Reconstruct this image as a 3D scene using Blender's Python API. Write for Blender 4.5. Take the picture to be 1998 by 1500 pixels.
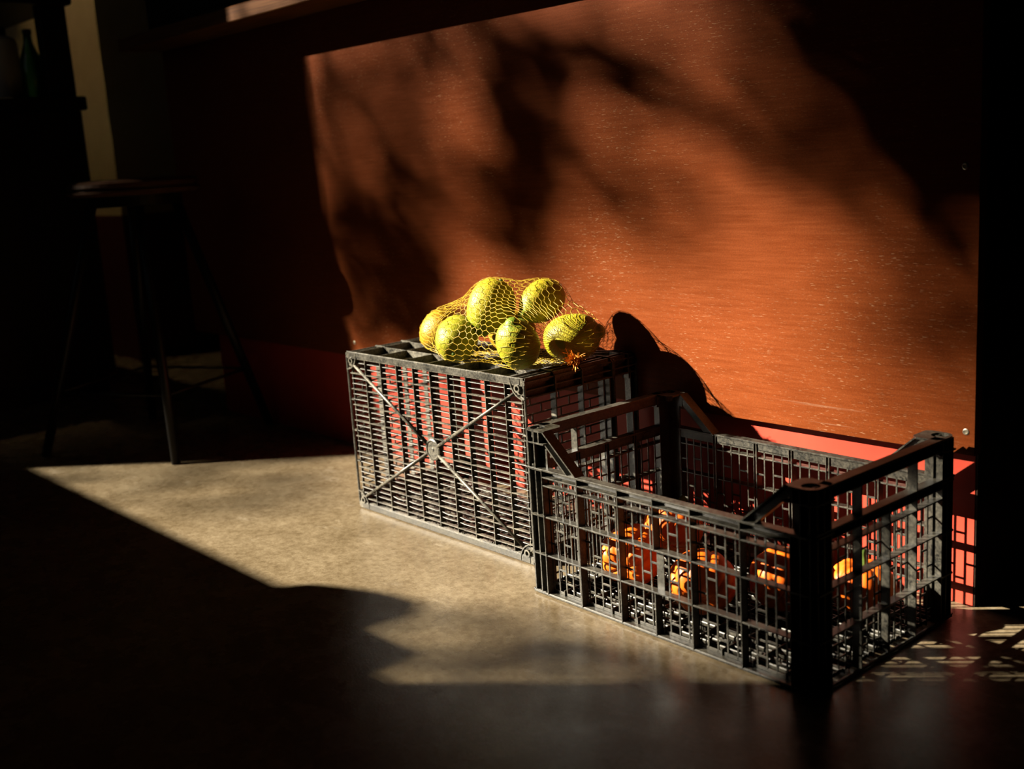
import bpy, bmesh, math, random
from mathutils import Vector, Matrix
from mathutils.bvhtree import BVHTree

for o in list(bpy.data.objects):
    bpy.data.objects.remove(o, do_unlink=True)
S = bpy.context.scene
COL = S.collection
RND = random.Random(7)
PI = math.pi

# ---------------------------------------------------------------- camera
cam_d = bpy.data.cameras.new('camera')
cam = bpy.data.objects.new('camera', cam_d)
COL.objects.link(cam)
cr = Vector((0.666, 0.743, -0.063)).normalized()
cw = Vector((-0.738, 0.644, -0.202)).normalized()
cu = cr.cross(cw).normalized()
cr = cw.cross(cu).normalized()
cam.matrix_world = Matrix(((cr.x, cu.x, -cw.x, 1.0863), (cr.y, cu.y, -cw.y, -1.5137),
                           (cr.z, cu.z, -cw.z, 0.6982), (0, 0, 0, 1)))
cam_d.sensor_width = 36.0
cam_d.lens = 39.334
cam_d.clip_start = 0.02
cam_d.dof.use_dof = True
cam_d.dof.focus_distance = 1.85
cam_d.dof.aperture_fstop = 3.4
S.camera = cam

# ---------------------------------------------------------------- world, sun, exposure
SUN = Vector((1.13, 1.0, -0.77))           # direction the sunlight travels
world = bpy.data.worlds.new('world')
S.world = world
world.use_nodes = True
bgn = world.node_tree.nodes['Background']
bgn.inputs['Color'].default_value = (0.62, 0.66, 0.70, 1)
bgn.inputs['Strength'].default_value = 0.12
sun_d = bpy.data.lights.new('sun', 'SUN')
sun_d.energy = 36.0
sun_d.color = (1.0, 0.89, 0.70)
sun_d.angle = math.radians(0.53)
sun = bpy.data.objects.new('sun', sun_d)
COL.objects.link(sun)
sun.rotation_euler = SUN.to_track_quat('-Z', 'Y').to_euler()
sun.location = (-6, -6, 6)
S.view_settings.view_transform = 'Standard'
S.view_settings.look = 'None'
S.view_settings.gamma = 1.0
S.view_settings.use_curve_mapping = False
S.view_settings.exposure = 0.0


# ---------------------------------------------------------------- materials
class NT:
    alb = 0.62

    def __init__(self, name):
        m = bpy.data.materials.new(name)
        m.use_nodes = True
        self.m = m
        self.t = m.node_tree
        self.b = self.t.nodes['Principled BSDF']
        self.tc = self.t.nodes.new('ShaderNodeTexCoord')

    def n(self, kind, **kw):
        nd = self.t.nodes.new(kind)
        for k, v in kw.items():
            if k.startswith('i_'):
                key = k[2:].replace('_', ' ')
                nd.inputs[key].default_value = v
            else:
                setattr(nd, k, v)
        return nd

    def l(self, a, b):
        self.t.links.new(a, b)

    def coords(self, scale=(1, 1, 1), space='Object', rot=(0, 0, 0)):
        mp = self.n('ShaderNodeMapping')
        mp.inputs['Scale'].default_value = scale
        mp.inputs['Rotation'].default_value = rot
        self.l(self.tc.outputs[space], mp.inputs['Vector'])
        return mp.outputs['Vector']

    def noise(self, vec, scale, detail=4, rough=0.55):
        nd = self.n('ShaderNodeTexNoise')
        nd.inputs['Scale'].default_value = scale
        nd.inputs['Detail'].default_value = detail
        nd.inputs['Roughness'].default_value = rough
        self.l(vec, nd.inputs['Vector'])
        return nd.outputs['Fac']

    def ramp(self, fac, stops):
        nd = self.n('ShaderNodeValToRGB')
        el = nd.color_ramp.elements
        while len(el) < len(stops):
            el.new(0.5)
        for e, (p, c) in zip(el, stops):
            e.position = p
            e.color = c if len(c) == 4 else (*c, 1)
        self.l(fac, nd.inputs['Fac'])
        return nd.outputs['Color']

    def mix(self, fac, a, b, blend='MIX'):
        nd = self.n('ShaderNodeMix', data_type='RGBA', blend_type=blend)
        for sock, v in ((nd.inputs[0], fac), (nd.inputs[6], a), (nd.inputs[7], b)):
            if hasattr(v, 'is_output'):
                self.l(v, sock)
            elif isinstance(v, (int, float)):
                sock.default_value = v
            else:
                sock.default_value = v if len(v) == 4 else (*v, 1)
        return nd.outputs[2]

    def base(self, v):
        if hasattr(v, 'is_output'):
            v = self.mix(1.0, v, (self.alb, self.alb, self.alb), 'MULTIPLY')
            self.l(v, self.b.inputs['Base Color'])
        else:
            self.b.inputs['Base Color'].default_value = (*v, 1)

    def rough(self, v):
        if hasattr(v, 'is_output'):
            self.l(v, self.b.inputs['Roughness'])
        else:
            self.b.inputs['Roughness'].default_value = v

    def bump(self, h, strength=0.3, dist=0.001):
        bp = self.n('ShaderNodeBump')
        bp.inputs['Strength'].default_value = strength
        bp.inputs['Distance'].default_value = dist
        self.l(h, bp.inputs['Height'])
        self.l(bp.outputs['Normal'], self.b.inputs['Normal'])


def simple(name, col, rough=0.5, var=0.25, scale=30, metallic=0.0, bump=0.0, alb=0.62):
    t = NT(name)
    t.alb = alb
    f = t.noise(t.coords(), scale)
    lo = tuple(c * (1 - var) for c in col)
    hi = tuple(min(1, c * (1 + var)) for c in col)
    t.base(t.ramp(f, [(0.3, lo), (0.7, hi)]))
    t.rough(rough)
    t.b.inputs['Metallic'].default_value = metallic
    t.b.inputs['Specular IOR Level'].default_value = 0.22
    if bump:
        t.bump(f, bump, 0.002)
    return t.m


def mat_floor():
    t = NT('concrete_floor')
    v = t.coords(space='Generated', scale=(9, 6, 1))
    v = t.coords()
    big = t.noise(v, 2.2, 5, 0.6)
    mid = t.noise(v, 14, 6, 0.65)
    fine = t.noise(v, 260, 3, 0.7)
    c = t.ramp(big, [(0.3, (0.20, 0.155, 0.095)), (0.52, (0.27, 0.215, 0.14)), (0.72, (0.34, 0.28, 0.19))])
    c = t.mix(0.75, c, t.ramp(mid, [(0.34, (0.60, 0.56, 0.50)), (0.66, (1, 1, 1))]), 'MULTIPLY')
    sp = t.noise(v, 75, 4, 0.7)
    c = t.mix(0.8, c, t.ramp(sp, [(0.36, (0.60, 0.56, 0.50)), (0.60, (1, 1, 1))]), 'MULTIPLY')
    c = t.mix(0.55, c, t.ramp(fine, [(0.32, (0.55, 0.52, 0.46)), (0.66, (1.0, 1.0, 1.0))]), 'MULTIPLY')
    # pale scuffs
    sc = t.noise(t.coords(scale=(1, 2.4, 1), rot=(0, 0, 0.5)), 7, 8, 0.72)
    c = t.mix(t.ramp(sc, [(0.60, (0, 0, 0)), (0.74, (0.5, 0.5, 0.5))]), c, (0.46, 0.40, 0.31))
    t.base(c)
    t.rough(t.ramp(mid, [(0.3, (0.20, 0.20, 0.20)), (0.7, (0.34, 0.34, 0.34))]))
    t.b.inputs['Specular IOR Level'].default_value = 0.11
    t.bump(fine, 0.25, 0.0012)
    return t.m


def mat_panel():
    t = NT('stained_plywood')
    g = t.noise(t.coords(scale=(2.0, 2.0, 34)), 7, 5, 0.6)
    v = t.coords()
    big = t.noise(v, 3.0, 4, 0.6)
    fine = t.noise(v, 420, 2, 0.6)
    c = t.ramp(g, [(0.3, (0.175, 0.039, 0.0095)), (0.55, (0.21, 0.049, 0.0122)), (0.75, (0.24, 0.059, 0.015))])
    c = t.mix(0.6, c, t.ramp(big, [(0.3, (0.72, 0.68, 0.66)), (0.7, (1, 1, 1))]), 'MULTIPLY')
    c = t.mix(0.4, c, t.ramp(fine, [(0.35, (0.6, 0.55, 0.5)), (0.65, (1, 1, 1))]), 'MULTIPLY')
    # scratches, their glint painted in as pale tan, short and nearly level, gathered in the upper middle
    s1 = t.noise(t.coords(scale=(1, 1, 9), rot=(0, 0.10, 0)), 88, 2, 0.5)
    dens = t.noise(v, 2.6, 3, 0.5)
    m1 = t.ramp(s1, [(0.645, (0, 0, 0)), (0.70, (0.9, 0.9, 0.9))])
    m2 = t.ramp(dens, [(0.42, (0, 0, 0)), (0.62, (1, 1, 1))])
    mm = t.mix(1.0, m1, m2, 'MULTIPLY')
    c = t.mix(mm, c, (0.36, 0.20, 0.11))
    # flecks, glints of light painted in as tan dots
    vo = t.n('ShaderNodeTexVoronoi')
    vo.inputs['Scale'].default_value = 95
    t.l(t.coords(scale=(1, 1, 2.2)), vo.inputs['Vector'])
    fl = t.ramp(vo.outputs['Distance'], [(0.045, (1, 1, 1)), (0.075, (0, 0, 0))])
    fl = t.mix(1.0, fl, t.ramp(t.noise(v, 40, 2), [(0.5, (0, 0, 0)), (0.6, (0.8, 0.8, 0.8))]), 'MULTIPLY')
    c = t.mix(fl, c, (0.36, 0.19, 0.10))
    # long scuff lines low down
    s3 = t.noise(t.coords(scale=(0.5, 1, 22), rot=(0, -0.06, 0)), 5.5, 4, 0.6)
    zz = t.n('ShaderNodeSeparateXYZ')
    t.l(t.tc.outputs['Object'], zz.inputs[0])
    low = t.ramp(zz.outputs['Z'], [(0.30, (1, 1, 1)), (0.46, (0, 0, 0))])
    sm = t.mix(1.0, t.ramp(s3, [(0.66, (0, 0, 0)), (0.72, (0.55, 0.55, 0.55))]), low, 'MULTIPLY')
    c = t.mix(sm, c, (0.26, 0.13, 0.075))
    t.base(c)
    t.rough(t.ramp(g, [(0.3, (0.36, 0.36, 0.36)), (0.7, (0.5, 0.5, 0.5))]))
    t.b.inputs['Specular IOR Level'].default_value = 0.035
    t.bump(t.mix(0.5, g, fine), 0.14, 0.0012)
    return t.m


def mat_plastic(name, dust, base=(0.006, 0.0065, 0.006)):
    t = NT(name)
    v = t.coords()
    a = t.noise(v, 24, 6, 0.7)
    b = t.noise(v, 240, 3, 0.7)
    m = t.mix(0.5, a, b)
    mask = t.ramp(m, [(0.40, (0, 0, 0)), (0.64, (dust, dust, dust))])
    t.base(t.mix(mask, base, (0.26, 0.235, 0.18)))
    t.rough(t.ramp(a, [(0.3, (0.30, 0.30, 0.30)), (0.7, (0.48, 0.48, 0.48))]))
    t.b.inputs['Specular IOR Level'].default_value = 0.34
    t.bump(b, 0.12, 0.0006)
    return t.m


def mat_lemon(name, body, tip, tipamt, blot):
    t = NT(name)
    v = t.coords()
    sx = t.n('ShaderNodeSeparateXYZ')
    t.l(t.tc.outputs['Object'], sx.inputs[0])
    big = t.noise(v, 16, 3, 0.5)
    add = t.n('ShaderNodeMath', operation='MULTIPLY_ADD')
    t.l(big, add.inputs[0])
    add.inputs[1].default_value = 0.07
    t.l(sx.outputs['Z'], add.inputs[2])
    mask = t.ramp(add.outputs[0], [(0.062, (0, 0, 0)), (0.082, (tipamt, tipamt, tipamt))])
    c = t.ramp(big, [(0.3, tuple(x * 0.82 for x in body)), (0.7, body)])
    c = t.mix(mask, c, tip)
    bl = t.noise(v, 34, 5, 0.7)
    c = t.mix(t.ramp(bl, [(0.60, (0, 0, 0)), (0.75, (blot, blot, blot))]), c, (0.17, 0.17, 0.015))
    t.base(c)
    t.rough(0.45)
    t.b.inputs['Specular IOR Level'].default_value = 0.18
    t.b.inputs['Subsurface Weight'].default_value = 0.12
    t.b.inputs['Subsurface Radius'].default_value = (0.004, 0.003, 0.001)
    t.b.inputs['Subsurface Scale'].default_value = 1.0
    vo = t.n('ShaderNodeTexVoronoi')
    vo.inputs['Scale'].default_value = 360
    t.l(v, vo.inputs['Vector'])
    h = t.mix(0.5, vo.outputs['Distance'], t.noise(v, 110, 3, 0.6))
    t.bump(h, 0.55, 0.0016)
    return t.m


def mat_pumpkin():
    t = NT('pumpkin_skin')
    t.alb = 0.62
    v = t.coords()
    big = t.noise(v, 20, 4, 0.6)
    c = t.ramp(big, [(0.3, (0.78, 0.115, 0.006)), (0.55, (0.90, 0.155, 0.009)), (0.75, (0.95, 0.21, 0.014))])
    t.base(c)
    t.rough(0.42)
    t.b.inputs['Specular IOR Level'].default_value = 0.22
    t.bump(t.noise(v, 180, 3), 0.18, 0.001)
    return t.m


def mat_wood(name, dark, light, axis_scale, rough=0.45):
    t = NT(name)
    g = t.noise(t.coords(scale=axis_scale), 6, 5, 0.6)
    t.base(t.ramp(g, [(0.32, dark), (0.68, light)]))
    t.rough(rough)
    t.b.inputs['Specular IOR Level'].default_value = 0.12
    t.bump(g, 0.25, 0.001)
    return t.m


def mat_wall():
    t = NT('beige_wall_with_red_dado')
    v = t.coords()
    f = t.noise(v, 12, 4)
    z = t.n('ShaderNodeSeparateXYZ')
    t.l(t.tc.outputs['Object'], z.inputs[0])
    beige = t.ramp(f, [(0.3, (0.85, 0.66, 0.36)), (0.7, (0.95, 0.76, 0.43))])
    red = t.ramp(f, [(0.3, (0.10, 0.008, 0.006)), (0.7, (0.12, 0.010, 0.008))])
    m = t.ramp(z.outputs['Z'], [(0.5585, (0, 0, 0)), (0.5605, (1, 1, 1))])
    t.base(t.mix(m, red, beige))
    t.rough(0.6)
    return t.m


M_FLOOR = mat_floor()
M_PANEL = mat_panel()
M_CRATE_D = mat_plastic('dusty_black_plastic', 0.75)
M_CRATE_F = mat_plastic('worn_black_plastic', 0.36)
M_CRATE = mat_plastic('black_plastic', 0.33)
M_RED = simple('red_painted_plaster', (0.42, 0.042, 0.021), 0.55, 0.10, 20, bump=0.1, alb=.7)
M_WALL = mat_wall()
M_PLAIN = simple('plain_wall_paint', (0.05, 0.04, 0.03), 0.7, 0.1, 6)
M_DARKWOOD = mat_wood('dark_stained_wood', (0.012, 0.007, 0.005), (0.028, 0.016, 0.010), (3, 3, 30))
M_COUNTER = mat_wood('oiled_countertop_wood', (0.10, 0.034, 0.012), (0.27, 0.115, 0.042), (1.4, 14, 60), 0.4)
M_SEAT = mat_wood('worn_seat_wood', (0.05, 0.022, 0.012), (0.10, 0.046, 0.024), (5, 5, 60), 0.4)
M_IRON = simple('black_iron', (0.012, 0.011, 0.010), 0.38, 0.3, 40, metallic=0.3)
M_SCREW = simple('zinc_screw', (0.62, 0.56, 0.42), 0.35, 0.15, 300, metallic=0.8)
M_LEM_Y = mat_lemon('lemon_yellow', (0.44, 0.375, 0.018), (0.17, 0.25, 0.016), 0.8, 0.2)
M_LEM_G = mat_lemon('lemon_greenish', (0.34, 0.33, 0.018), (0.11, 0.19, 0.013), 0.9, 0.4)
M_LEM_A = mat_lemon('lemon_amber', (0.40, 0.23, 0.010), (0.36, 0.23, 0.01), 0.4, 0.2)
M_NET = simple('yellow_net_plastic', (0.55, 0.36, 0.03), 0.4, 0.15, 60)
M_TUFT = simple('orange_net_fringe', (0.60, 0.21, 0.014), 0.6, 0.2, 90, alb=.7)
M_PUMP = mat_pumpkin()
M_STEM = simple('green_pumpkin_stem', (0.12, 0.20, 0.03), 0.6, 0.3, 90)
M_LEAF = simple('tree_leaf', (0.07, 0.13, 0.025), 0.5, 0.3, 8)
M_BARK = simple('tree_bark', (0.12, 0.085, 0.055), 0.8, 0.3, 20)
M_GROUND = simple('outdoor_paving', (0.20, 0.18, 0.15), 0.8, 0.2, 3)
M_ADDED_CURTAIN = simple('added_curtain_cloth', (0.05, 0.035, 0.025), 0.8, 0.2, 30)
M_ADDED_SACK = simple('added_sack', (0.20, 0.14, 0.08), 0.9, 0.25, 120, bump=0.3)
M_WHITE = simple('white_bottle_glaze', (0.50, 0.49, 0.44), 0.25, 0.06, 20)
M_FRAME = mat_wood('window_frame_wood', (0.05, 0.03, 0.02), (0.09, 0.055, 0.035), (3, 3, 20))


def mat_glass_green():
    t = NT('green_bottle_glass')
    t.base((0.03, 0.16, 0.06))
    t.rough(0.12)
    t.b.inputs['Transmission Weight'].default_value = 0.75
    t.b.inputs['IOR'].default_value = 1.48
    return t.m


M_GLASS = mat_glass_green()


# ---------------------------------------------------------------- mesh helpers
class MB:
    def __init__(self):
        self.v = []
        self.f = []

    def raw(self, vs, fs):
        k = len(self.v)
        self.v += [tuple(p) for p in vs]
        self.f += [tuple(i + k for i in q) for q in fs]
        return self

    def box(self, x0, x1, y0, y1, z0, z1):
        x0, x1 = min(x0, x1), max(x0, x1)
        y0, y1 = min(y0, y1), max(y0, y1)
        z0, z1 = min(z0, z1), max(z0, z1)
        return self.raw([(x0, y0, z0), (x1, y0, z0), (x1, y1, z0), (x0, y1, z0),
                         (x0, y0, z1), (x1, y0, z1), (x1, y1, z1), (x0, y1, z1)],
                        [(0, 3, 2, 1), (4, 5, 6, 7), (0, 1, 5, 4), (1, 2, 6, 5), (2, 3, 7, 6), (3, 0, 4, 7)])

    def hexa(self, p8):
        return self.raw(p8, [(0, 3, 2, 1), (4, 5, 6, 7), (0, 1, 5, 4), (1, 2, 6, 5), (2, 3, 7, 6), (3, 0, 4, 7)])

    def tube(self, pts, rad, n=8, cap=True):
        pts = [Vector(p) for p in pts]
        rads = rad if isinstance(rad, (list, tuple)) else [rad] * len(pts)
        k = len(self.v)
        up = None
        for i, p in enumerate(pts):
            a = pts[max(i - 1, 0)]
            b = pts[min(i + 1, len(pts) - 1)]
            t = (b - a)
            if t.length < 1e-9:
                t = Vector((0, 0, 1))
            t.normalize()
            if up is None:
                up = Vector((0, 0, 1)) if abs(t.z) < 0.9 else Vector((1, 0, 0))
            x = t.cross(up).normalized()
            y = x.cross(t).normalized()
            up = y
            for j in range(n):
                an = 2 * PI * j / n
                q = p + (x * math.cos(an) + y * math.sin(an)) * rads[i]
                self.v.append(tuple(q))
        for i in range(len(pts) - 1):
            for j in range(n):
                a = k + i * n + j
                b = k + i * n + (j + 1) % n
                self.f.append((a, b, b + n, a + n))
        if cap:
            self.f.append(tuple(k + j for j in reversed(range(n))))
            e = k + (len(pts) - 1) * n
            self.f.append(tuple(e + j for j in range(n)))
        return self

    def lathe(self, prof, n=24, centre=(0, 0, 0), cap=True):
        """prof: list of (radius, z) from bottom to top, around the z axis"""
        k = len(self.v)
        for r_, z_ in prof:
            for j in range(n):
                a = 2 * PI * j / n
                self.v.append((centre[0] + r_ * math.cos(a), centre[1] + r_ * math.sin(a), centre[2] + z_))
        for i in range(len(prof) - 1):
            for j in range(n):
                a = k + i * n + j
                b = k + i * n + (j + 1) % n
                self.f.append((a, b, b + n, a + n))
        if cap:
            self.f.append(tuple(k + j for j in reversed(range(n))))
            e = k + (len(prof) - 1) * n
            self.f.append(tuple(e + j for j in range(n)))
        return self

    def build(self, name, mat, parent=None, smooth=False, bevel=0.0):
        me = bpy.data.meshes.new(name)
        me.from_pydata(self.v, [], self.f)
        me.materials.append(mat)
        me.validate()
        me.update()
        if smooth:
            me.polygons.foreach_set('use_smooth', [True] * len(me.polygons))
        o = bpy.data.objects.new(name, me)
        COL.objects.link(o)
        o.parent = parent
        if bevel:
            md = o.modifiers.new('edge', 'BEVEL')
            md.width = bevel
            md.segments = 1
            md.limit_method = 'ANGLE'
        return o


def tag(o, label=None, cat=None, group=None, kind=None):
    if label:
        o['label'] = label
    if cat:
        o['category'] = cat
    if group:
        o['group'] = group
    if kind:
        o['kind'] = kind
    return o


def empty(name, loc=(0, 0, 0), rot=(0, 0, 0)):
    o = bpy.data.objects.new(name, None)
    o.empty_display_size = 0.05
    COL.objects.link(o)
    o.location = loc
    o.rotation_euler = rot
    return o


# ---------------------------------------------------------------- room shell
X0, X1, Y0, Y1, ZC = -6.0, 2.6, -2.2, 1.6, 2.95
tag(MB().box(X0 - .1, X1 + .1, Y0 - .12, Y1 + .1, -.08, 0).build('floor', M_FLOOR), 'smooth tan concrete floor', 'floor', kind='structure')
tag(MB().box(X0 - .1, X1 + .1, Y0 - .12, Y1 + .1, ZC, ZC + .1).build('ceiling', M_PLAIN), 'plain ceiling above the bar', 'ceiling', kind='structure')
tag(MB().box(X1, X1 + .1, Y0 - .12, Y1, 0, ZC).build('wall_right', M_PLAIN), 'plain wall at the right end of the room', 'wall', kind='structure')
tag(MB().box(X0 - .1, X0, Y0 - .12, Y1, 0, ZC).build('wall_left', M_PLAIN), 'plain wall at the far left end of the room', 'wall', kind='structure')
tag(MB().box(X0, X1, Y1, Y1 + .1, 0, ZC).build('wall_back', M_PLAIN), 'plain wall behind the bar', 'wall', kind='structure')
# jutting wall left of the bar, beige over a red dado
tag(MB().box(X0, -3.1, 0.235, Y1, 0, ZC).build('wall_corner', M_WALL), 'beige wall corner with dark red lower half behind the stool', 'wall', kind='structure')
# window wall behind the camera
WXL, WXR, WZ0, WZ1 = -3.95, -1.778, 1.138, 2.80
wf = MB()
wf.box(X0, WXL, Y0 - .12, Y0, 0, ZC)
wf.box(WXR, X1, Y0 - .12, Y0, 0, ZC)
wf.box(WXL, WXR, Y0 - .12, Y0, 0, WZ0)
wf.box(WXL, WXR, Y0 - .12, Y0, WZ1, ZC)
tag(wf.build('wall_front', M_PLAIN), 'plain wall with the open window that lets in the sun', 'wall', kind='structure')
fr = MB()
fr.box(WXL, WXL + .03, Y0 - .12, Y0 - .06, WZ0, WZ1)
fr.box(WXL + .03, WXR - .001, Y0 - .12, Y0 - .06, WZ1 - .03, WZ1)
tag(fr.build('window_1', M_FRAME), 'dark wooden frame of the open window', 'window', kind='structure')
tag(MB().box(-16, 8, -26, Y0 - .13, -.12, -.02).build('ground', M_GROUND), 'paving outside the window', 'ground', kind='structure')

# unseen drape added left of the window, its edge leaning to shape the shadow
cpts = [(1.06, -3.432), (1.131, -3.438), (1.575, -3.477), (1.907, -3.586), (2.02, -3.60), (2.22, -3.646), (2.572, -3.662), (2.78, -3.67)]
cv, cf = [], []
NC = 34
for i, (z, xe) in enumerate(cpts):
    for k in range(NC + 1):
        u = k / NC
        x = -4.15 + (xe + 4.15) * u
        cv.append((x, -2.12 + 0.022 * math.sin(u * 40) * (1 - 0.5 * u), z))
for i in range(len(cpts) - 1):
    for k in range(NC):
        a = i * (NC + 1) + k
        cf.append((a, a + 1, a + NC + 2, a + NC + 1))
cur = MB().raw(cv, cf).build('added_curtain', M_ADDED_CURTAIN, smooth=True)
sd = cur.modifiers.new('thick', 'SOLIDIFY')
sd.thickness = 0.004
tag(cur, 'unseen heavy brown drape added at the left of the window to shape the shadow edge', 'added_curtain')
rod = MB().tube([(-4.3, -2.12, 2.80), (-1.6, -2.12, 2.80)], 0.014, 10).build('added_curtain_rod', M_IRON)
tag(rod, 'unseen black iron rod added above the window to carry the drape', 'curtain rod')

# unseen sack added on the sill, outlined to cast the floor shadow
sil = [(-2.226, 1.139), (-2.237, 1.163), (-2.232, 1.18), (-2.213, 1.199), (-2.178, 1.226), (-2.14, 1.242), (-2.112, 1.246), (-2.085, 1.235),
       (-2.064, 1.216), (-2.0, 1.174), (-1.955, 1.150), (-1.935, 1.139)]
sv, sf = [], []
for j, (yy, s) in enumerate([(-2.23, .4), (-2.215, .72), (-2.19, .92), (-2.16, 1.0), (-2.13, .92), (-2.105, .72), (-2.09, .4)]):
    for x, z in sil:
        sv.append((-2.1 + (x + 2.1) * (0.6 + 0.4 * s), yy, 1.139 + (z - 1.139) * s))
ns = len(sil)
for j in range(6):
    for i in range(ns - 1):
        a = j * ns + i
        sf.append((a, a + 1, a + 1 + ns, a + ns))
    sf.append((j * ns + ns - 1, j * ns, j * ns + ns, j * ns + 2 * ns - 1))
sf.append(tuple(range(ns)))
sf.append(tuple(reversed(range(6 * ns, 7 * ns))))
tag(MB().raw(sv, sf).build('added_sack', M_ADDED_SACK, smooth=True), 'unseen brown sack added on the window sill to shape the floor shadow', 'sack')
tag(MB().box(WXL, WXR, Y0, Y0 + .125, WZ0 - .03, WZ0 - .037).build('window_2', M_FRAME), 'dark wooden window sill board', 'window sill', kind='structure')

# ---------------------------------------------------------------- tree outside, dappling the light
tree = empty('tree', (0, 0, 0))
tag(tree, 'leafy tree standing outside the window', 'tree')


def back(x, z, t, y=-0.02):
    """point t units up-sun from a point of the bar front"""
    return Vector((x, y, z)) - SUN * t


leaf_v, leaf_f = [], []


def leaf_cluster(x, z, t, rx, rz, od, size=0.075, jit=.5):
    """leaves spread round the point t units up-sun of (x, z) on the bar front; od = how dense"""
    n = int(od * PI * rx * rz / (.00095 * (size / .075) ** 2))
    for _ in range(n):
        an, q = RND.uniform(0, 2 * PI), math.sqrt(RND.random())
        p = back(x + rx * q * math.cos(an), z + rz * q * math.sin(an), t + RND.uniform(-jit, jit))
        d = Vector((RND.gauss(0, 1), RND.gauss(0, 1), RND.gauss(0, .6))).normalized()
        s = d.cross(Vector((RND.gauss(0, 1), RND.gauss(0, 1), RND.gauss(0, 1)))).normalized()
        nrm = d.cross(s)
        L = size * RND.uniform(.7, 1.3)
        w = L * .3
        k = len(leaf_v)
        leaf_v.extend([tuple(p), tuple(p + d * L * .5 + s * w + nrm * L * .06), tuple(p + d * L), tuple(p + d * L * .5 - s * w + nrm * L * .06)])
        leaf_f.extend([(k, k + 1, k + 2), (k, k + 2, k + 3)])


T1, T2 = 6.6, 10.5
CL = [  # x, z on the bar front, rx, rz, density, distance
    # dark bough in the middle
    (-0.575, 0.66, .08, .15, 3.2, T1), (-0.53, 0.56, .055, .08, 2.4, T1), (-0.60, 0.82, .10, .09, 1.4, T1),
    # bough slanting from the top towards the right
    (-0.72, 0.92, .16, .08, 1.0, T1), (-0.42, 0.86, .13, .07, 1.4, T1), (-0.24, 0.81, .13, .06, 1.3, T1), (-0.09, 0.765, .09, .045, 1.1, T1),
    # soft columns on the left
    (-0.93, 0.60, .06, .16, 1.2, T1), (-0.90, 0.42, .08, .14, 1.4, T1), (-1.12, 0.47, .16, .15, 1.5, T1), (-1.02, 0.31, .18, .10, 1.8, T1),
    # heavy shade in the upper right
    (0.32, 0.88, .16, .17, 4.0, T1), (0.37, 0.70, .10, .13, 3.2, T1), (0.20, 0.95, .14, .12, 3.0, T1), (0.24, 0.76, .09, .10, 2.2, T1), (0.20, 0.85, .09, .10, 2.2, T1), (0.12, 0.94, .07, .07, 1.2, T1),
    (0.16, 0.64, .11, .045, 1.2, T1), (0.31, 0.575, .10, .05, 1.8, T1), (0.05, 0.675, .09, .035, .8, T1),
    (-0.06, 0.60, .12, .03, .5, T1), (-0.22, 0.55, .12, .03, .45, T1), (-0.30, 0.68, .16, .03, .3, T1),
    # low bough hanging outside the right of the window
    (0.62, 0.19, .14, .14, 3.5, 3.4), (0.75, 0.03, .14, .10, 3.0, 3.4), (0.56, 0.42, .13, .14, 3.0, 3.6), (0.72, 0.45, .18, .18, 3.0, 3.6),
    # a few leaves over the floor left of the crates
    (-1.22, -0.12, .20, .10, .8, 6.0), (-0.85, -0.38, .42, .20, .45, 7.5), (0.58, -0.42, .30, .14, .75, 6.5), (0.74, -0.18, .22, .22, .8, 6.5), (-1.05, 0.10, .10, .10, .5, T1),
    (0.34, 0.74, .15, .17, 2.6, T2), (0.38, 0.60, .08, .08, 1.4, T1), (0.30, 0.36, .20, .20, .75, T2), (-1.15, 0.82, .20, .16, .7, T2),
    # thin crown further off, softening everything above the crates
    (-0.20, 0.78, .36, .27, .85, T2), (-1.08, 0.64, .32, .40, .95, T2), (-0.72, 0.77, .27, .30, .75, T2), (0.30, 0.80, .26, .30, 1.3, T2),
    (-0.40, 0.50, .30, .10, .3, T2), (0.36, 0.48, .12, .16, .5, T2),
]
for x, z, rx, rz, od, t in CL:
    leaf_cluster(x, z, t, rx, rz, od)
# the rest of the crown, above what reaches the bar front
for _ in range(24):
    leaf_cluster(RND.uniform(-1.6, .9), RND.uniform(1.6, 2.7), RND.uniform(5.0, 7.5), .24, .2, .8, .1)
fol = MB().raw(leaf_v, leaf_f).build('foliage', M_LEAF, tree)
fol['kind'] = 'stuff'
fork = back(-2.3, 1.9, T1)
base_t = Vector((fork.x - .1, fork.y - .05, -.02))
MB().tube([base_t, base_t.lerp(fork, .5) + Vector((-.12, 0, 0)), fork], [.16, .13, .09], 12).build('trunk', M_BARK, tree, smooth=True)
for tgt in [(-0.58, 0.9, T1), (-1.1, 0.62, T1), (0.3, 1.0, T1), (-0.3, 0.86, T1), (0.5, 1.9, T1 + 1), (-1.3, 2.1, T1 + 1), (-.5, 1.1, T2), (.1, 1.15, T2)]:
    e = back(*tgt)
    mid = back((tgt[0] - 2.3) / 2, 1.75, (T1 + tgt[2]) / 2)
    MB().tube([fork, mid, mid.lerp(e, .6) + Vector((0, 0, .1)), e], [.05, .03, .016, .006], 8).build('branch', M_BARK, tree, smooth=True)

# ---------------------------------------------------------------- bar counter
bar = empty('bar_counter', (0, 0, 0))
tag(bar, 'bar counter with red base, stained plywood front and thick wooden top', 'bar')
XE = 0.362
PB = 0.2355
MB().box(-1.95, XE - .008, 0.0, 0.55, 0, 1.046).build('base', M_RED, bar)
MB().box(XE - .0079, XE - .0045, 0.001, 0.56, 0, 1.046).build('end_panel', M_DARKWOOD, bar)
pan = MB().box(-2.06, XE, -.0195, -.0002, PB, 1.046).build('front_panel', M_PANEL, bar, bevel=.0008)
pan['label'] = 'red-brown stained plywood front panel'
MB().box(-2.075, XE + .02, -.14, 0.62, 1.0462, 1.081).build('countertop', M_COUNTER, bar, bevel=.002)


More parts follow.
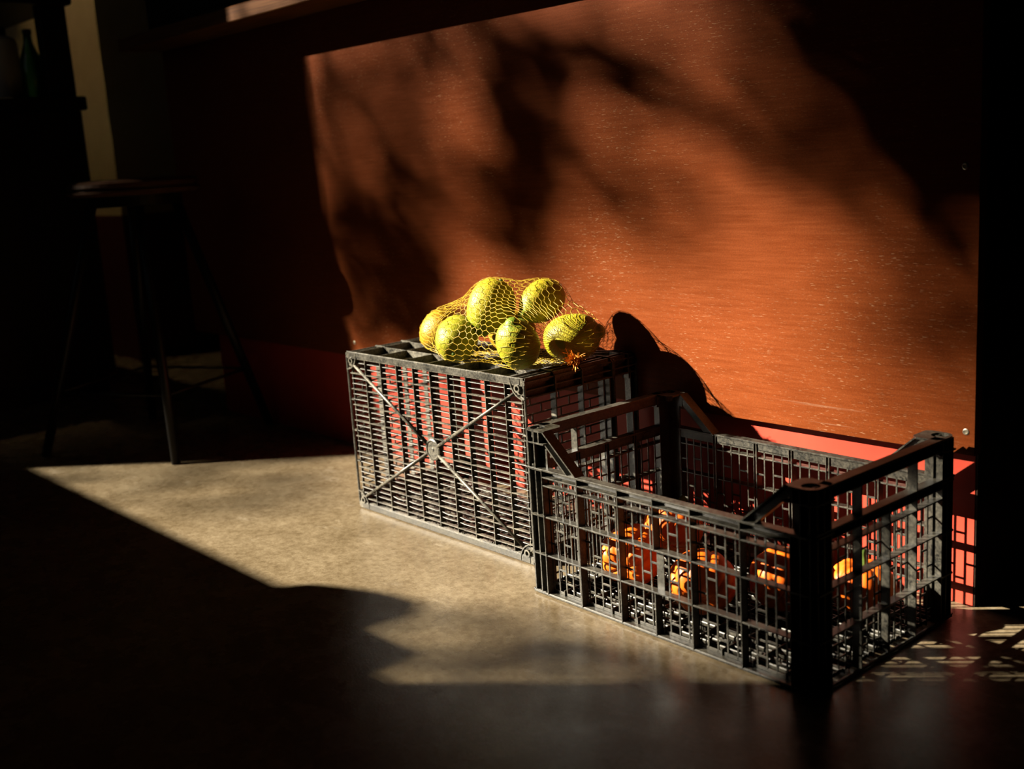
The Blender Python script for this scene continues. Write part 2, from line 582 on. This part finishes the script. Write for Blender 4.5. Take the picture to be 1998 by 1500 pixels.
def screw(x, z):
    c = MB()
    c.lathe([(.0030, -.0005), (.0046, .0004), (.0046, .0009), (.0032, .0014), (.0028, .0009), (.0012, .0007)], 16)
    s = c.build('screw', M_SCREW, pan, smooth=False)
    s.location = (x, -.0195, z)
    s.rotation_euler = (PI / 2, 0, 0)


screw(0.3485, 0.270)
screw(0.3405, 0.642)
screw(-1.2, 0.27)

box = empty('wooden_case', (-1.55, 0.02, 1.081))
tag(box, 'dark wooden case standing on the countertop', 'case')
MB().box(-.405, .9, -.12, .2, 0, .02).build('bottom', M_DARKWOOD, box, bevel=.002)
MB().box(-.405, .9, -.12, -.10, .02, .34).build('front_board', M_DARKWOOD, box, bevel=.002)
MB().box(-.405, .9, .18, .2, .02, .34).build('rear_board', M_DARKWOOD, box, bevel=.002)
MB().box(-.405, -.385, -.10, .18, .02, .34).build('end_board', M_DARKWOOD, box, bevel=.002)
MB().box(.88, .9, -.10, .18, .02, .34).build('end_board', M_DARKWOOD, box, bevel=.002)
MB().box(-.41, .905, -.125, .205, .34, .36).build('lid', M_DARKWOOD, box, bevel=.002)


# ---------------------------------------------------------------- crates
def build_crate(name, L, W, H, mat, closed=False):
    root = empty(name)
    zs = H / .272
    ls = L / .54
    ws = W / .3385
    IN = .0125          # depth of the ribs and ledges outside the lattice
    PT = .0019          # lattice thickness

    def side(kind, which):
        ln = L if kind == 'long' else W

        def mp(s0, s1, o0, o1, z0, z1):
            z0, z1 = z0 * zs, z1 * zs
            if kind == 'long':
                return (s0, s1, o0, o1, z0, z1) if which == 0 else (s0, s1, W - o0, W - o1, z0, z1)
            return (o0, o1, s0, s1, z0, z1) if which == 0 else (L - o0, L - o1, s0, s1, z0, z1)

        def mpt(s, o, z):
            z *= zs
            if kind == 'long':
                return (s, o if which == 0 else W - o, z)
            return (o if which == 0 else L - o, s, z)

        def piece(nm, *b, par=None):
            return MB().box(*mp(*b)).build(nm, mat, par, bevel=.0004)

        lat = MB()
        sc = ls if kind == 'long' else ws
        if kind == 'long':
            ribs = [.037, .116, .201, .270, .339, .424, .503]
            nb = 4
            top = .2105
            ledges = [.1835, .132, .068]
        else:
            ribs = [.036, .103, .1693, .2355, .3025]
            nb = 3
            top = .2145
            ledges = [.1855, .135, .070]
        ribs = [q * sc for q in ribs]
        # lattice web: rail web, foot web, small bits of the brick-like pattern
        lat.box(*mp(ribs[0] - .025, ribs[-1] + .025, IN, IN + PT, top - .0165, top - .003))
        lat.box(*mp(ribs[0] - .025, ribs[-1] + .025, IN, IN + PT, .0035, .0085))
        rows = [(ledges[0], ledges[1]), (ledges[1], ledges[2]), (ledges[2], .003)]
        bars = []
        for k in range(len(ribs) - 1):
            a, b = ribs[k], ribs[k + 1]
            nb = 3 if (kind == 'short' or k in (2, 3)) else 4
            for j in range(1, nb + 1):
                bars.append(a + (b - a) * j / (nb + 1))
            edges = [a] + [a + (b - a) * j / (nb + 1) for j in range(1, nb + 1)] + [b]
            for ri, (zt, zb) in enumerate(rows):
                tiers = [(.50, k % 2)] if ri == 0 else [(.64, (k + 1) % 2), (.30, k % 2)]
                for fr_, par_ in tiers:
                    for gidx in range(nb + 1):
                        if gidx % 2 == par_:
                            z = zb + (zt - zb) * (fr_ + .03 * ((gidx % 3) - 1))
                            lat.box(*mp(edges[gidx], edges[gidx + 1], IN + .0002, IN + PT - .0002, z - .0016, z + .0016))
        if kind == 'long':
            c = ribs[3]
            lat.box(*mp(c - .006, c + .008, IN, IN + PT, ledges[2], ledges[1]))
        if closed and kind == 'long' and which == 0:      # this side is moulded without openings
            lat.box(*mp(ribs[0] - .02, ribs[-1] + .02, IN + PT - .0006, IN + PT + .0012, .004, top - .003))
        so = lat.build(kind + '_side', mat, root, bevel=.0003)
        for s in bars:
            piece('bar', s - .0015, s + .0015, IN, IN + PT, .004, top - .012, par=so)
        for i, s in enumerate(ribs):
            zt = top if kind == 'long' else (.262 if i in (1, 3) else top)
            if kind == 'long' and i == 3:          # the middle rib makes room for a flat label plate
                piece('rib', s - .0012, s + .0012, 0, IN + PT, .001, ledges[2], par=so)
                piece('rib', s - .0012, s + .0012, 0, IN + PT, ledges[1], zt - .001, par=so)
            else:
                piece('rib', s - .0012, s + .0012, 0, IN + PT, .001, zt - .001, par=so)
            if 0 < i < len(ribs) - 1:
                for q in (-.0028, .0028):
                    piece('rib', s + q - .0008, s + q + .0008, IN + PT, IN + PT + .002, .002, top - .003, par=so)
        for z in ledges:
            piece('ledge', ribs[0], ribs[-1], .0004, IN + PT, z - .0012, z + .0012, par=so)
        piece('ledge', .004, ln - .004, .0002, IN + PT if kind == 'long' else .005, 0, .0028, par=so)
        # rail: upper and lower flange
        piece('rail', .004, ln - .004, -.0002, IN + PT + .0015, top - .003, top, par=so)
        piece('rail', ribs[0], ribs[-1], .0002, IN + PT, top - .0145, top - .0122, par=so)
        if kind == 'long':
            for sgn in (0, 1):
                def fx(s):
                    return s if sgn == 0 else L - s

                def slab(p, q, th, o0, o1, nm):
                    dx, dz = q[0] - p[0], q[1] - p[1]
                    ln_ = math.hypot(dx, dz)
                    nx, nz = -dz / ln_ * th, dx / ln_ * th
                    pts = [(p[0], p[1]), (q[0], q[1]), (q[0] + nx, q[1] + nz), (p[0] + nx, p[1] + nz)]
                    vs = [mpt(fx(a_), o0, b_) for a_, b_ in pts] + [mpt(fx(a_), o1, b_) for a_, b_ in pts]
                    return MB().hexa(vs).build(nm, mat, so)
                slab((.044, .2695), (.114, .2085), .0022, 0, IN + PT + .0045, 'gusset_flange')
                slab((.048, .2495), (.094, .2085), .0022, .001, IN + PT, 'gusset_flange')
                vs2 = [(.044, .2695), (.114, .2085), (.094, .2085), (.048, .2495)]
                MB().hexa([mpt(fx(a_), IN, b_) for a_, b_ in vs2] + [mpt(fx(a_), IN + PT, b_) for a_, b_ in vs2]).build('gusset_web', mat, so)
        else:
            # handle bar over the grip opening
            piece('handle', .03 * sc, ln - .03 * sc, -.0002, IN + PT + .0025, .2685, .272, par=so)
            piece('handle', .03 * sc, ln - .03 * sc, IN, IN + PT, .254, .2685, par=so)
            piece('handle', .03 * sc, ln - .03 * sc, .0004, IN + PT, .2535, .256, par=so)
            for s in (ribs[0], ribs[-1]):
                piece('rib', s - .0012, s + .0012, .0003, IN + PT, top - .004, .2686, par=so)
        return so

    for w_ in (0, 1):
        side('long', w_)
        side('short', w_)

    # corner posts
    for ca in (0, 1):
        for cb in (0, 1):
            def bx(a0, a1, b0, b1, z0, z1):
                if ca:
                    a0, a1 = L - a1, L - a0
                if cb:
                    b0, b1 = W - b1, W - b0
                return (a0, a1, b0, b1, z0 * zs, z1 * zs)
            p = MB()
            p.box(*bx(.0125, .040, .0125, .0155, .003, .251))
            p.box(*bx(.0125, .0155, .0155, .040, .003, .251))
            # chamfer plate on the inside of the corner
            po = p.build('corner_post', mat, root, bevel=.0004)
            cap = MB()
            # top cap plate with a round socket
            N = 20
            cx, cy, rr = .0165, .0165, .0120
            outer = []
            ring = []
            R_ = .0165
            for j in range(N):
                an = 2 * PI * j / N
                ring.append((cx + rr * math.cos(an), cy + rr * math.sin(an)))
                dx, dy = math.cos(an), math.sin(an)
                if dx <= 0.001 and dy <= 0.001:
                    outer.append((cx + R_ * dx, cy + R_ * dy))
                else:
                    m = max(abs(dx), abs(dy))
                    ex = cx + (.0285 if dx > 0 else .0165) * dx / m
                    ey = cy + (.0285 if dy > 0 else .0165) * dy / m
                    outer.append((ex, ey))

            def fl(a, b, z):
                return (L - a if ca else a, W - b if cb else b, z * zs)
            zt, zb = .272, .2495
            vs = [fl(a, b, zt) for a, b in outer] + [fl(a, b, zt) for a, b in ring] + [fl(a, b, zt - .014) for a, b in ring] + \
                 [fl(a, b, zt - .003) for a, b in outer] + [fl(cx, cy, zt - .014)]
            fs = []
            for j in range(N):
                k = (j + 1) % N
                fs.append((j, k, N + k, N + j))
                fs.append((N + j, N + k, 2 * N + k, 2 * N + j))
                fs.append((3 * N + j, 3 * N + k, k, j))
                fs.append((2 * N + j, 2 * N + k, 4 * N))
            cap.raw(vs, fs)
            cap.build('post_cap', mat, po)
            MB().box(*bx(.001, .046, .0003, .0155, zb, zb + .0024)).build('cap_flange', mat, po, bevel=.0003)
            MB().box(*bx(.0003, .0155, .001, .046, zb, zb + .0024)).build('cap_flange', mat, po, bevel=.0003)
            MB().box(*bx(.0125, .046, .0125, .0155, zb, .2695)).build('cap_web', mat, po)
            MB().box(*bx(.0125, .0155, .0155, .046, zb, .2695)).build('cap_web', mat, po)
            for q in (.008, .0225, .034):
                MB().box(*bx(q - .0011, q + .0011, .0008, .0140, zb + .002, .2695)).build('fin', mat, po)
                MB().box(*bx(.0008, .0140, q - .0011, q + .0011, zb + .002, .2695)).build('fin', mat, po)
            for q in (.008, .0225):
                MB().box(*bx(q - .0011, q + .0011, .001, .0140, .003, zb)).build('fin', mat, po)
                MB().box(*bx(.001, .0140, q - .0011, q + .0011, .003, zb)).build('fin', mat, po)
            for z in (.2085, .133, .069):
                # ledges round the corner, the tip cut off
                pts = [(.040, -.0012), (.008, -.0012), (-.0012, .008), (-.0012, .040), (.0135, .040), (.0135, .0135), (.040, .0135)]
                n_ = len(pts)
                vs = [fl(a, b, z - .0012) for a, b in pts] + [fl(a, b, z + .0012) for a, b in pts]
                fs = [tuple(range(n_)), tuple(range(n_, 2 * n_))]
                for j in range(n_):
                    k = (j + 1) % n_
                    fs.append((j, k, n_ + k, n_ + j))
                MB().raw(vs, fs).build('corner_ledge', mat, po)

    # bottom grid
    g = MB()
    BZ = .0035
    g.box(.012, L - .012, .001, .0125, -.0008, BZ)
    g.box(.012, L - .012, W - .0125, W - .001, -.0008, BZ)
    g.box(.001, .0040, .012, W - .012, -.0008, BZ)
    g.box(L - .0040, L - .001, .012, W - .012, -.0008, BZ)
    go = g.build('bottom_frame', M_CRATE_F, root, bevel=.0006)
    xs = [(.064 + .0519 * k) * L / .532 for k in range(9)]
    for x in xs:
        MB().box(x - .0010, x + .0010, .010, W - .010, .0004, .0130).build('rib', mat, go, bevel=.0003)
    nl = 27
    for k in range(nl):
        y = .012 + (W - .024) * (k + 1) / (nl + 1)
        if k % 3 == 2:
            MB().box(.010, L - .010, y - .0009, y + .0009, .0008, .0085).build('cross_rib', mat, go, bevel=.0003)
        else:
            pts = []
            sag = .0028 * max(0, (k - 15) / 12) * RND.uniform(.4, 1.2)
            grid = [.011] + xs + [L - .011]
            for q in range(len(grid) - 1):
                a, b = grid[q], grid[q + 1]
                w = 1.0 if 1 < q < 7 else .25
                ph = RND.uniform(.6, 1.3)
                pts.append((a, y))
                for u in (.3, .7):
                    pts.append((a + (b - a) * u, y + sag * w * ph))
            pts.append((L - .011, y))
            rod_ = MB()
            NS = 8
            for (px_, py_) in pts:                    # slats with a rounded, deep section
                for j in range(NS):
                    an = 2 * PI * (j + .5) / NS
                    rod_.v.append((px_, py_ + .0012 * math.cos(an), .0072 + .0042 * math.sin(an)))
            for i in range(len(pts) - 1):
                for j in range(NS):
                    q0, q1 = i * NS + j, i * NS + (j + 1) % NS
                    rod_.f.append((q0, q1, q1 + NS, q0 + NS))
            rod_.build('slat', M_CRATE_F, go, smooth=True)
    c = Vector((L / 2, W / 2, .0005))
    for (x, y) in ((.028, .028), (L - .028, .028), (.028, W - .028), (L - .028, W - .028)):
        e = Vector((x, y, .0005))
        d = (e - c).normalized()
        MB().tube([c + d * .018, e], [.0036, .0028], 8).build('brace', mat, go, smooth=True)
        # gusset beside the hub
    hub = MB().lathe([(.021, .0075), (.021, -.001), (.0185, -.0022), (.0170, -.0022), (.0160, -.0008), (.004, -.0008), (.003, -.0016)], 28, (L / 2, W / 2, 0))
    hub.build('hub', mat, go)
    for ca in (0, 1):
        for cb in (0, 1):
            cx, cy = (.0185 if not ca else L - .0185), (.0185 if not cb else W - .0185)
            ft = MB()
            N = 16
            vs, fs = [], []
            for (rr, z) in ((.0072, .004), (.0072, -.0026), (.0040, -.0026), (.0040, .003)):
                for j in range(N):
                    an = 2 * PI * j / N
                    vs.append((cx + rr * math.cos(an), cy + rr * math.sin(an), z))
            for q in range(3):
                for j in range(N):
                    fs.append((q * N + j, q * N + (j + 1) % N, (q + 1) * N + (j + 1) % N, (q + 1) * N + j))
            fs.append(tuple(3 * N + j for j in range(N)))
            ft.raw(vs, fs)
            ft.build('foot_boss', mat, go)
            # curved web round the foot
            web = []
            sx, sy = (1 if not ca else -1), (1 if not cb else -1)
            for j in range(9):
                an = PI / 2 * j / 8
                web.append((cx - sx * .0165 + sx * .034 * math.cos(an), cy - sy * .0165 + sy * .034 * math.sin(an)))
            vs, fs = [], []
            for (x, y) in web:
                vs += [(x, y, -.0016), (x, y, .012), (x + sx * .0016, y + sy * .0016, .012), (x + sx * .0016, y + sy * .0016, -.0016)]
            for j in range(8):
                for q in range(4):
                    a = j * 4 + q
                    b = j * 4 + (q + 1) % 4
                    fs.append((a, b, b + 4, a + 4))
            fs += [(0, 1, 2, 3), (32, 35, 34, 33)]
            MB().raw(vs, fs).build('foot_web', mat, go)
            # corner plate between foot and frame
            pl = MB()
            pl.box(min(cx - sx * .0175, cx + sx * .012), max(cx - sx * .0175, cx + sx * .012), min(cy - sy * .0175, cy + sy * .012), max(cy - sy * .0175, cy + sy * .012), .002, .0045)
            pl.build('corner_plate', mat, go, bevel=.0005)
    return root


crate_a = build_crate('plastic_crate', .54, .3385, .2717, M_CRATE)
crate_a.location = (-.1958, -.3782, 0.0027)
crate_a.rotation_euler = (0, 0, -.0257)
tag(crate_a, 'open black plastic crate standing upright with small pumpkins inside', 'crate', 'black plastic crates')
LB, WB, HB = .536, .329, .2775
crate_b = build_crate('plastic_crate', LB, WB, HB, M_CRATE_D, closed=True)
crate_b.location = (-.8105, -.2985, WB + .0012)
crate_b.rotation_euler = (-PI / 2, 0, 0)      # open top to the wall, local z -> world +y
tag(crate_b, 'dusty black plastic crate tipped on its side under the bag of lemons', 'crate', 'black plastic crates')


# ---------------------------------------------------------------- lemons
def lemon(loc, rx, rl, axis, mat, label, seed, nip=.010):
    rnd = random.Random(seed)
    n, m = 36, 28
    ph = [rnd.uniform(0, 6.28) for _ in range(6)]
    vs, fs = [], []
    for i in range(m + 1):
        th = PI * i / m
        z = -math.cos(th)
        rad = math.sin(th) ** 0.92 if 0 < i < m else 0
        for j in range(n):
            a = 2 * PI * j / n
            k = 1 + .025 * math.sin(2 * a + ph[0]) * math.sin(th) + .018 * math.sin(3 * a + ph[1] + 2 * z) + .012 * math.sin(5 * a + ph[2] + 4 * z)
            zz = z * rl
            rr = rad * rx * k
            # nipple at +z, blunt stem end at -z
            e = math.exp(-((1 - z) / .10) ** 1.0)
            zz += nip * e
            rr *= 1 - .30 * math.exp(-((1 - z - .10) / .07) ** 2)
            zz += .004 * math.exp(-((1 + z) / .05))
            vs.append((rr * math.cos(a), rr * math.sin(a), zz))
    for i in range(m):
        for j in range(n):
            k = (j + 1) % n
            fs.append((i * n + j, i * n + k, (i + 1) * n + k, (i + 1) * n + j))
    root = empty('lemon', loc)
    q = Vector(axis).normalized().to_track_quat('Z', 'X')
    root.rotation_mode = 'QUATERNION'
    root.rotation_quaternion = q
    b = MB().raw(vs, fs).build('rind', mat, root, smooth=True)
    MB().lathe([(.0035, -.0015), (.0042, 0), (.003, .0016), (.0012, .0022)], 10, (0, 0, -rl + .002)).build('stem_scar', M_STEM, root, smooth=True)
    tag(root, label, 'lemon', 'lemons in the net bag')
    return root, b


ZT = WB + .0012
lem = [
    lemon((-.512, -.246, ZT + .0405), .0405, .046, (-.5, .6, .45), M_LEM_G, 'yellow-green lemon at the front left of the bag', 1, .004),
    lemon((-.343, -.247, ZT + .0450), .0385, .046, (.10, -.35, .95), M_LEM_G, 'upright lemon with a green top, front and centre of the bag', 2, .005),
    lemon((-.468, -.196, .4265), .043, .053, (-.15, -.40, -.85), M_LEM_Y, 'large bright yellow lemon at the top left of the bag', 3, .006),
    lemon((-.398, -.132, .4315), .0365, .047, (-.06, -.80, -.34), M_LEM_Y, 'yellow lemon with a green-tipped nub at the top right of the bag', 4, .013),
    lemon((-.318, -.140, ZT + .0425), .0425, .053, (.80, .5, .18), M_LEM_Y, 'bright lemon at the right end of the bag', 5, .008),
    lemon((-.628, -.195, ZT + .0385), .0385, .043, (.0, .5, .7), M_LEM_A, 'amber lemon half hidden at the far left of the bag', 6, .005),
    lemon((-.487, -.135, ZT + .0400), .0385, .045, (.8, .4, .1), M_LEM_A, 'amber lemon deep in the middle of the bag', 7, .005),
]
bpy.context.view_layer.update()

# ---------------------------------------------------------------- net bag round the lemons
bm = bmesh.new()
for root, b in lem:
    mw = root.matrix_world
    for v in b.data.vertices:
        bm.verts.new(mw @ (v.co * 1.02))
tuft = Vector((-.246, -.205, ZT + .012))
tail = Vector((-.660, -.15, ZT + .030))
for p in (tuft, tail):
    for k in range(6):
        bm.verts.new(p + Vector((0, .006 * math.cos(k), .006 * math.sin(k))))
res = bmesh.ops.convex_hull(bm, input=bm.verts[:])
kill = [g for g in res['geom_interior'] + res['geom_unused'] if isinstance(g, bmesh.types.BMVert)]
bmesh.ops.delete(bm, geom=list(set(kill)), context='VERTS')
hull = BVHTree.FromBMesh(bm)
cent = Vector((-.445, -.185, ZT + .052))
pole = (tuft - tail).normalized()
pa = pole.cross(Vector((0, 0, 1))).normalized()
pb = pa.cross(pole).normalized()
NT_, NP = 36, 56
lemon_trees = []
for root, b in lem:
    mw = root.matrix_world
    vv = [mw @ v.co for v in b.data.vertices]
    lemon_trees.append(BVHTree.FromPolygons(vv, [tuple(p.vertices) for p in b.data.polygons]))


def net_pt(i, j):
    th = PI * (i + .6) / (NT_ + .2)
    zig = .20 * (1 if (i + j) % 2 == 0 else -1)
    ph = 2 * PI * (j + zig) / NP
    d = pole * math.cos(th) + (pa * math.cos(ph) + pb * math.sin(ph)) * math.sin(th)
    hit = hull.ray_cast(cent, d)
    p = hit[0] if hit[0] else cent + d * .05
    # the net sinks a little into the gaps between lemons
    best = None
    for t in lemon_trees:
        n_ = t.find_nearest(p)
        if n_[0] and (best is None or n_[3] < best):
            best = n_[3]
    if best and best > .004:
        p = p - d * min(.010, (best - .004) * .35)
    p = p + d * .0008
    if p.z < ZT + .0009:
        p.z = ZT + .0009
    return p


net = MB()
P = [[net_pt(i, j) for j in range(NP)] for i in range(NT_)]
NR = .00042
for i in range(NT_):
    for j in range(NP):
        if i + 1 < NT_:
            net.tube([P[i][j], P[i + 1][j]], NR, 4, cap=False)
        if (i + j) % 2 == 0:
            net.tube([P[i][j], P[i][(j + 1) % NP]], NR, 4, cap=False)
bag = empty('net_bag', (-.445, -.185, ZT))
tag(bag, 'yellow plastic net bag holding the lemons on the tipped crate', 'net bag')
no = net.build('netting', M_NET, bag, smooth=True)
no.matrix_parent_inverse = Matrix.Translation((.445, .185, -ZT))
fr = MB()
for k in range(160):
    a = Vector((.45, -.65, .28)) + Vector((RND.gauss(0, .26), RND.gauss(0, .26), RND.gauss(0, .26)))
    s = tuft + Vector((RND.gauss(0, .004), RND.gauss(0, .004), RND.gauss(.004, .003)))
    e = s + a.normalized() * RND.uniform(.014, .030)
    e.z = max(e.z, ZT + .001)
    fr.tube([s, s.lerp(e, .5) + Vector((0, 0, .003)), e], [.0008, .0006, .0004], 4, cap=False)
fo = fr.build('gathered_end', M_TUFT, bag)
fo.matrix_parent_inverse = Matrix.Translation((.445, .185, -ZT))
fo['label'] = 'frayed orange end of the net'
bm.free()


# ---------------------------------------------------------------- pumpkins
def pumpkin(loc, r, h, tilt, label, seed, ribs=10):
    rnd = random.Random(seed)
    n, m = ribs * 8, 22
    vs, fs = [], []
    for i in range(m + 1):
        th = PI * i / m
        z = -math.cos(th)
        for j in range(n):
            a = 2 * PI * j / n
            lobe = abs(math.sin(ribs * a / 2)) ** .6
            k = .92 + .08 * lobe
            rr = math.sin(th) ** .75 * r * k if 0 < i < m else 0
            zz = z * h * (.93 + .07 * lobe)
            e = math.exp(-(math.sin(th) / .34) ** 2)
            zz -= math.copysign(1, z) * h * .22 * e
            vs.append((rr * math.cos(a), rr * math.sin(a), zz))
    for i in range(m):
        for j in range(n):
            k = (j + 1) % n
            fs.append((i * n + j, i * n + k, (i + 1) * n + k, (i + 1) * n + j))
    root = empty('pumpkin', loc, tilt)
    MB().raw(vs, fs).build('rind', M_PUMP, root, smooth=True)
    st = MB().tube([(0, 0, h * .66), (.001, 0, h * .9), (.004, .002, h * 1.12), (.009, .003, h * 1.28)], [.009, .0058, .0052, .0064], 8)
    st.build('stem', M_STEM, root, smooth=True)
    tag(root, label, 'pumpkin', 'small pumpkins in the open crate')


FZ = .0027 + .0132
pumpkin((-.062, -.284, FZ + .0505), .050, .046, (-1.25, .15, .3), 'orange pumpkin lying on its side, leftmost in the open crate', 11)
pumpkin((-.103, -.135, FZ + .0480), .051, .044, (-.75, .0, .4), 'orange pumpkin at the back of the open crate', 12)
pumpkin((.092, -.300, FZ + .0500), .050, .043, (-1.1, .0, .5), 'orange pumpkin close to the front lattice of the open crate', 13)
pumpkin((.172, -.215, FZ + .0475), .050, .043, (-1.0, .1, .55), 'orange pumpkin beside the dark near corner of the open crate', 14)
pumpkin((.262, -.150, FZ + .0400), .048, .039, (.05, .05, 2.0), 'orange pumpkin with upright green stem at the right of the open crate', 15)

# ---------------------------------------------------------------- bar stool
st = empty('bar_stool', (-1.745, -.29, 0))
tag(st, 'tall bar stool with round wooden seat and thin splayed black legs', 'stool')
se = MB().lathe([(.120, .655), (.150, .657), (.165, .664), (.165, .669), (.158, .671), (.158, .676), (.164, .679), (.163, .687), (.152, .694), (.10, .697)], 48)
se.build('seat', M_SEAT, st, smooth=False)
MB().lathe([(.105, .628), (.118, .630), (.118, .655), (.10, .656)], 40).build('seat_support', M_IRON, st)
feet = [(.26, -.095), (.075, .272), (-.115, -.28), (-.30, .095)]
for fx_, fy_ in feet:
    MB().tube([(fx_ * .34, fy_ * .34, .650), (fx_ * .67, fy_ * .67, .325), (fx_, fy_, .0)], [.0125, .0125, .0115], 12).build('leg', M_IRON, st, smooth=True)
ring = []
for k in range(4):
    fx_, fy_ = [feet[0], feet[1], feet[3], feet[2]][k]
    ring.append(Vector((fx_ * .83, fy_ * .83, .165)))
for k in range(4):
    MB().tube([ring[k], ring[(k + 1) % 4]], .004, 8).build('stretcher', M_IRON, st, smooth=True)

# ---------------------------------------------------------------- back shelf with bottles
sh = empty('shelf_unit', (-3.1, -.222, 0))
tag(sh, 'dark wooden shelf unit with a cabinet below, at the far left', 'shelf unit')
MB().box(-.55, .50, -.28, .16, .06, .921).build('cabinet', M_DARKWOOD, sh, bevel=.003)
MB().box(-.53, .48, -.25, .14, 0, .06).build('plinth', M_DARKWOOD, sh)
for k in range(2):
    MB().box(-.53 + .51 * k, -.04 + .51 * k, -.295, -.281, .09, .90).build('door', M_DARKWOOD, sh, bevel=.002)
MB().box(-.58, .52, -.31, .175, .922, .964).build('shelf_board', M_DARKWOOD, sh, bevel=.004)
MB().box(.44, .49, .072, .157, .9645, 1.75).build('post', M_DARKWOOD, sh, bevel=.003)
MB().box(-.55, -.50, .035, .157, .9645, 1.75).build('post', M_DARKWOOD, sh, bevel=.003)
MB().box(-.58, .515, -.05, .17, 1.245, 1.30).build('shelf_board', M_DARKWOOD, sh, bevel=.004)

wb = empty('white_bottle', (-2.72, -.243, .9642))
tag(wb, 'white straight-sided bottle standing on the far left shelf', 'bottle')
MB().lathe([(.046, 0), (.049, .004), (.049, .175), (.046, .186), (.030, .194), (.020, .198)], 32).build('body', M_WHITE, wb, smooth=True)
MB().lathe([(.019, .1985), (.020, .200), (.020, .222), (.018, .224)], 24).build('cap', M_DARKWOOD, wb, smooth=True)
gb = empty('green_bottle', (-2.69, -.168, .9642))
tag(gb, 'slim green glass bottle beside the white bottle', 'bottle')
MB().lathe([(.030, 0), (.034, .004), (.034, .105), (.031, .125), (.020, .155), (.0135, .175), (.0125, .200)], 32).build('body', M_GLASS, gb, smooth=True)
MB().lathe([(.0135, .2005), (.0145, .202), (.0145, .214), (.012, .216)], 20).build('cap', M_IRON, gb, smooth=True)

# ---------------------------------------------------------------- unseen can lamp added to light the beige wall at the left
lp = empty('added_lamp', (-3.32, -.25, 2.6))
tag(lp, 'unseen can lamp added above the shelf unit to light the beige wall', 'lamp')
MB().tube([(0, 0, .17), (0, 0, ZC - 2.6)], .004, 8).build('cord', M_IRON, lp)
MB().lathe([(.056, 0), (.056, .15), (.03, .17), (.027, .167), (.053, .147), (.053, 0)], 32, cap=False).build('shade', M_IRON, lp, smooth=True)
bt = NT('added_lamp_bulb')
bt.b.inputs['Emission Color'].default_value = (1.0, .62, .25, 1)
bt.b.inputs['Emission Strength'].default_value = 8.0
MB().lathe([(.004, .126), (.014, .131), (.018, .145), (.014, .160), (.009, .175)], 20).build('bulb', bt.m, lp, smooth=True)
ld = bpy.data.lights.new('added_lamp_light', 'POINT')
ld.energy = 30.0
ld.color = (1.0, .72, .36)
ld.shadow_soft_size = .012
lo = bpy.data.objects.new('added_lamp_light', ld)
COL.objects.link(lo)
lo.parent = lp
lo.location = (0, 0, .108)
